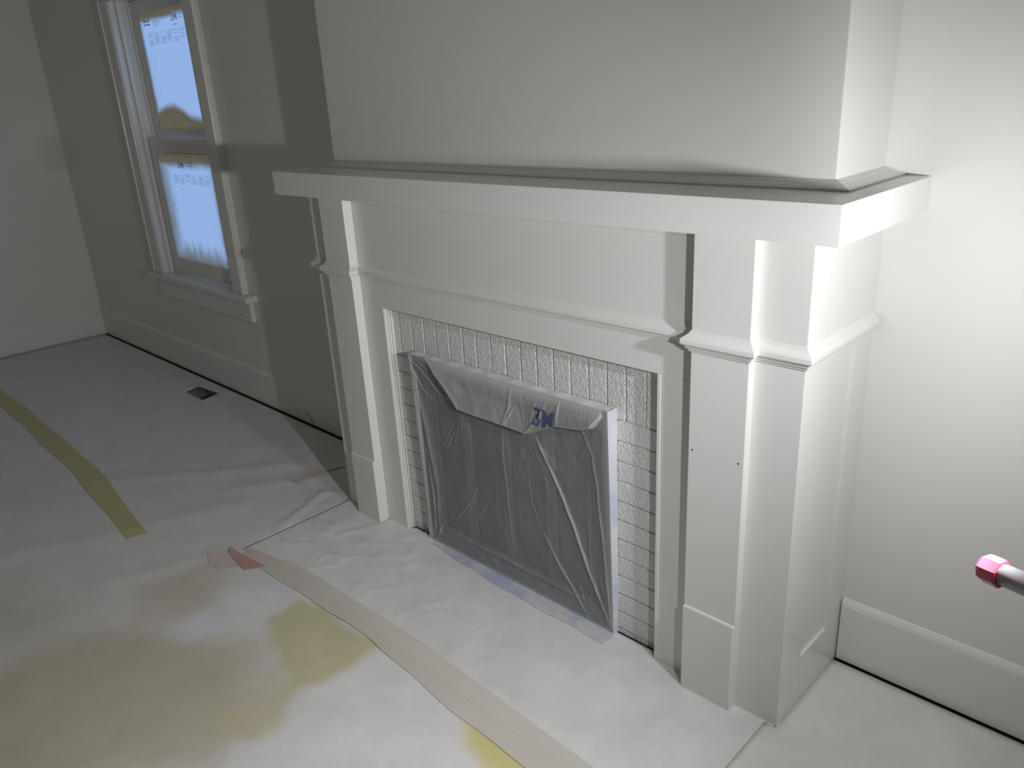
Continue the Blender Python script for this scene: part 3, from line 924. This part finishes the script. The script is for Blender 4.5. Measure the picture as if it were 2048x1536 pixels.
# floor register sunk in the hole of the drop cloth
REG = empty('floor_register', (-2.66, -0.135, -0.1), 'dark floor register opening cut through the drop cloth near the window wall', 'floor vent')
bm = bmesh.new()
add_box(bm, HX0, HX0 + .004, HY0, HY1, -0.16, -0.002)
add_box(bm, HX1 - .004, HX1, HY0, HY1, -0.16, -0.002)
add_box(bm, HX0, HX1, HY0, HY0 + .004, -0.16, -0.002)
add_box(bm, HX0, HX1, HY1 - .004, HY1, -0.16, -0.002)
add_box(bm, HX0, HX1, HY0, HY1, -0.164, -0.16)
bm_obj('duct', bm, M_METAL, REG)
mesh_obj('flap', [(HX0 + .005, HY0 + .006, -.012), (HX0 + .005, HY1 - .006, -.012), (-2.665, HY1 - .006, -.10), (-2.665, HY0 + .006, -.10)], [(0, 1, 2, 3)], M_METAL, REG)
mesh_obj('flap', [(HX1 - .005, HY0 + .006, -.02), (HX1 - .005, HY1 - .006, -.02), (-2.665, HY1 - .006, -.10), (-2.665, HY0 + .006, -.10)], [(0, 3, 2, 1)], M_METAL, REG)

# ------------------------------------------------------------------ tapes on the floor
fz = lambda x, y: float(floor_z(x, y)) + 0.0012
rows = []
for t in np.linspace(0, 1, 40):
    x = -3.75 + t * (3.75 - 1.332)
    yc = np.interp(x, [-3.75, -3.2, -2.1, -1.33], [-0.915, -0.915, -0.945, -1.022])
    wd = np.interp(x, [-3.75, -2.4, -1.9, -1.33], [.040, .046, .046, .035]) + .003 * math.sin(x * 9)
    rows.append(((x - .006, yc - wd), (x + .006, yc + wd)))
tape('floor_tape', rows, M_YTAPE, 'long dull yellow tape strip crossing the drop cloth at the left', zfun=fz)
hz_ = lambda x, y: 0.0066 + 0.0040 * max(-1.0, min(0.0, (y + 0.79) / .025))
rows = [((x, -0.772 - .004 * math.sin(x * 5)), (x, np.interp(x, [-.76, -.68, 0, .64, 1.4], [-.745, -.728, -.709, -.734, -.735]))) for x in np.linspace(-0.735, 1.35, 70)]
tape('floor_tape', rows, M_TANTAPE2, 'tan tape strip along the front edge of the hearth paper, nearer the fireplace', zfun=hz_)
rows = [((x, np.interp(x, [-.76, -.18, .27, .53, 1.4], [-.822, -.798, -.834, -.838, -.84]) + .002 * math.sin(x * 21)), (x, -0.760 - .005 * math.sin(x * 4 + 1))) for x in np.linspace(-0.775, 1.35, 70)]
tape('floor_tape', rows, M_TANTAPE, 'tan tape strip along the front edge of the hearth paper, farther from the fireplace', zfun=lambda x, y: hz_(x, y) + .0003)
def patch(name, pts, mat, label, zfun, lift=0.001):
    """a small tape piece: first half of pts one edge, second half (reversed) the other"""
    n = len(pts) // 2
    return tape(name, [(pts[i], pts[-1 - i]) for i in range(n)], mat, label, zfun=zfun, lift=lift)
patch('floor_tape', [(-0.958, -0.828), (-0.90, -0.822), (-0.83, -0.815), (-0.750, -0.806), (-0.790, -0.866), (-0.845, -0.862), (-0.90, -0.858), (-0.948, -0.842)], M_REDTAPE,
      'torn red tape piece at the front left corner of the hearth paper', lambda x, y: hz_(x, y) + .002 + .006 * max(0, (-0.90 - x) / .06))
patch('floor_tape', [(-0.912, -0.785), (-0.85, -0.770), (-0.78, -0.758), (-0.735, -0.798), (-0.80, -0.812), (-0.88, -0.817)], M_PINKTAPE,
      'faded pink tape piece on the hearth paper beside the red tape', hz_)
patch('floor_tape', [(-0.995, -0.90), (-0.965, -0.85), (-0.90, -0.842), (-0.83, -0.87), (-0.86, -0.918), (-0.93, -0.93)], M_PINKTAPE,
      'faint pink tape piece on the drop cloth in front of the red tape', fz)
patch('floor_tape', [(-1.262, -0.400), (-1.245, -0.33), (-1.235, -0.25), (-1.205, -0.17), (-1.195, -0.17), (-1.215, -0.25), (-1.212, -0.33), (-1.205, -0.392)], M_PINKTAPE,
      'thin pink tape sliver on the drop cloth left of the mantel', lambda x, y: fz(x, y) + .002 + .004 * max(0, (-0.37 - y) / .03))
hz2 = lambda x, y: float(hearth_z(x, y)) + .001
rows = [((x, -0.335 - .034 * math.sin(min(1, (x + .42) / .5) * 1.45) + .003 * math.sin(x * 30)), (x, -0.312)) for x in np.linspace(-0.41, 0.395, 40)]
tape('floor_tape', rows, M_BLUETAPE, 'blue tape along the hearth at the foot of the film-covered doors', zfun=hz2)

# thread lying against the window wall
pts = [(-1.70, -0.012, 0.005), (-1.702, -0.008, 0.02), (-1.712, -0.005, 0.038), (-1.735, -0.004, 0.050), (-1.76, -0.004, 0.055), (-1.78, -0.004, 0.055)]
bm = bmesh.new()
for a, b in zip(pts[:-1], pts[1:]): tube(bm, a, b, 0.0013, n=8)
o = bm_obj('loose_thread', bm, M_STAND, None, True)
tag(o, 'thin loose thread curling up against the baseboard left of the mantel', 'thread')

# ------------------------------------------------------------------ work light on its stand (out of frame, lights the room)
WL = empty('work_light', (1.66, -0.84, 0), 'twin-head work light on a black tripod stand right of the fireplace', 'work light')
bm = bmesh.new(); tube(bm, (1.66, -0.84, 0.30), (1.66, -0.84, 1.25), 0.014)
bm_obj('mast', bm, M_STAND, WL, True)
bm = bmesh.new(); tube(bm, (1.575, -1.06, 1.245), (1.575, -0.61, 1.257), 0.011); tube(bm, (1.575, -0.84, 1.25), (1.66, -0.84, 1.25), 0.011)
bm_obj('crossbar', bm, M_STAND, WL, True)
for k in range(3):
    a = math.radians(20 + 120 * k)
    bm = bmesh.new()
    tube(bm, (1.66, -0.84, 0.52), (1.66 + .36 * math.cos(a), -0.84 + .36 * math.sin(a), 0.015), 0.010)
    bm_obj('leg', bm, M_STAND, WL, True)
def emit_mat():
    m, nt, out = new_mat('led_panel')
    e = N(nt, 'ShaderNodeEmission', Strength=6.0)
    e.inputs[0].default_value = (*LAMP_COLOR, 1)
    nt.links.new(e.outputs[0], out.inputs[0])
    return m
M_LED = emit_mat()
for pos, aim, power, cone in ((LAMP_A, LAMP_AIM_A, LAMP_POWER_A, 150), (LAMP_B, LAMP_AIM_B, LAMP_POWER_B, 178)):
    d = aim.normalized()
    rot = d.to_track_quat('-Z', 'Y').to_matrix().to_4x4()
    T = Matrix.Translation(pos) @ rot
    bm = bmesh.new()
    add_box(bm, -.032, .032, -.040, .040, 0.012, 0.060, 0.006, 2)
    bmesh.ops.transform(bm, matrix=T, verts=bm.verts)
    h = bm_obj('lamp_head', bm, M_HOUSING, WL)
    bm = bmesh.new(); add_box(bm, -.026, .026, -.034, .034, 0.0105, 0.0122)
    bmesh.ops.transform(bm, matrix=T, verts=bm.verts)
    o = bm_obj('led_panel', bm, M_LED); o.parent = h; o.matrix_parent_inverse = Matrix.Translation(WL.location).inverted() @ Matrix.Identity(4)
    o.matrix_parent_inverse = Matrix.Identity(4)
    bm = bmesh.new()
    back = T @ Vector((0, 0, 0.058))
    tube(bm, back, (1.575, pos.y, 1.25), 0.008)
    o = bm_obj('bracket', bm, M_STAND); o.parent = h
    li = bpy.data.lights.new('lamp_beam', 'SPOT')
    li.energy = power; li.color = LAMP_COLOR
    li.spot_size = math.radians(cone); li.spot_blend = 1.0
    li.shadow_soft_size = 0.02
    lo = bpy.data.objects.new('lamp_beam', li); COL.objects.link(lo)
    lo.matrix_world = T
    
# ------------------------------------------------------------------ pole with the pink cap, clamped to the stand
tip = Vector((1.4265, -1.0815, 1.0715)); dr = Vector((0.901, -0.40, 0.132)).normalized()
PO = empty('extension_pole', tip, 'grey metal pole with a pink end cap jutting in at the right edge', 'pole')
bm = bmesh.new(); tube(bm, tip + dr * .012, tip + dr * .95, 0.0105, n=32)
bm_obj('tube', bm, M_TUBE, PO, True)
bm = bmesh.new()
prof = [(0.0, 0.0085), (0.0015, 0.0110), (0.004, 0.0128), (0.008, 0.0134), (0.020, 0.0134), (0.0215, 0.0128), (0.022, 0.0106)]
q = dr.to_track_quat('Z', 'Y').to_matrix()
n = 8
rings = []
for (l, r) in prof:
    ring = []
    for k in range(n):
        a = 2 * math.pi * (k + .5) / n
        rr = r * 1.05
        ring.append(bm.verts.new(tip + dr * (l - .004) + q @ Vector((rr * math.cos(a), rr * math.sin(a), 0))))
    rings.append(ring)
for i in range(len(rings) - 1):
    for k in range(n):
        bm.faces.new((rings[i][k], rings[i][(k + 1) % n], rings[i + 1][(k + 1) % n], rings[i + 1][k]))
bm.faces.new(list(reversed(rings[0])))
bmesh.ops.recalc_face_normals(bm, faces=bm.faces)
o = bm_obj('end_cap', bm, M_PINKCAP, PO, False); o['label'] = 'glossy pink plastic cap'
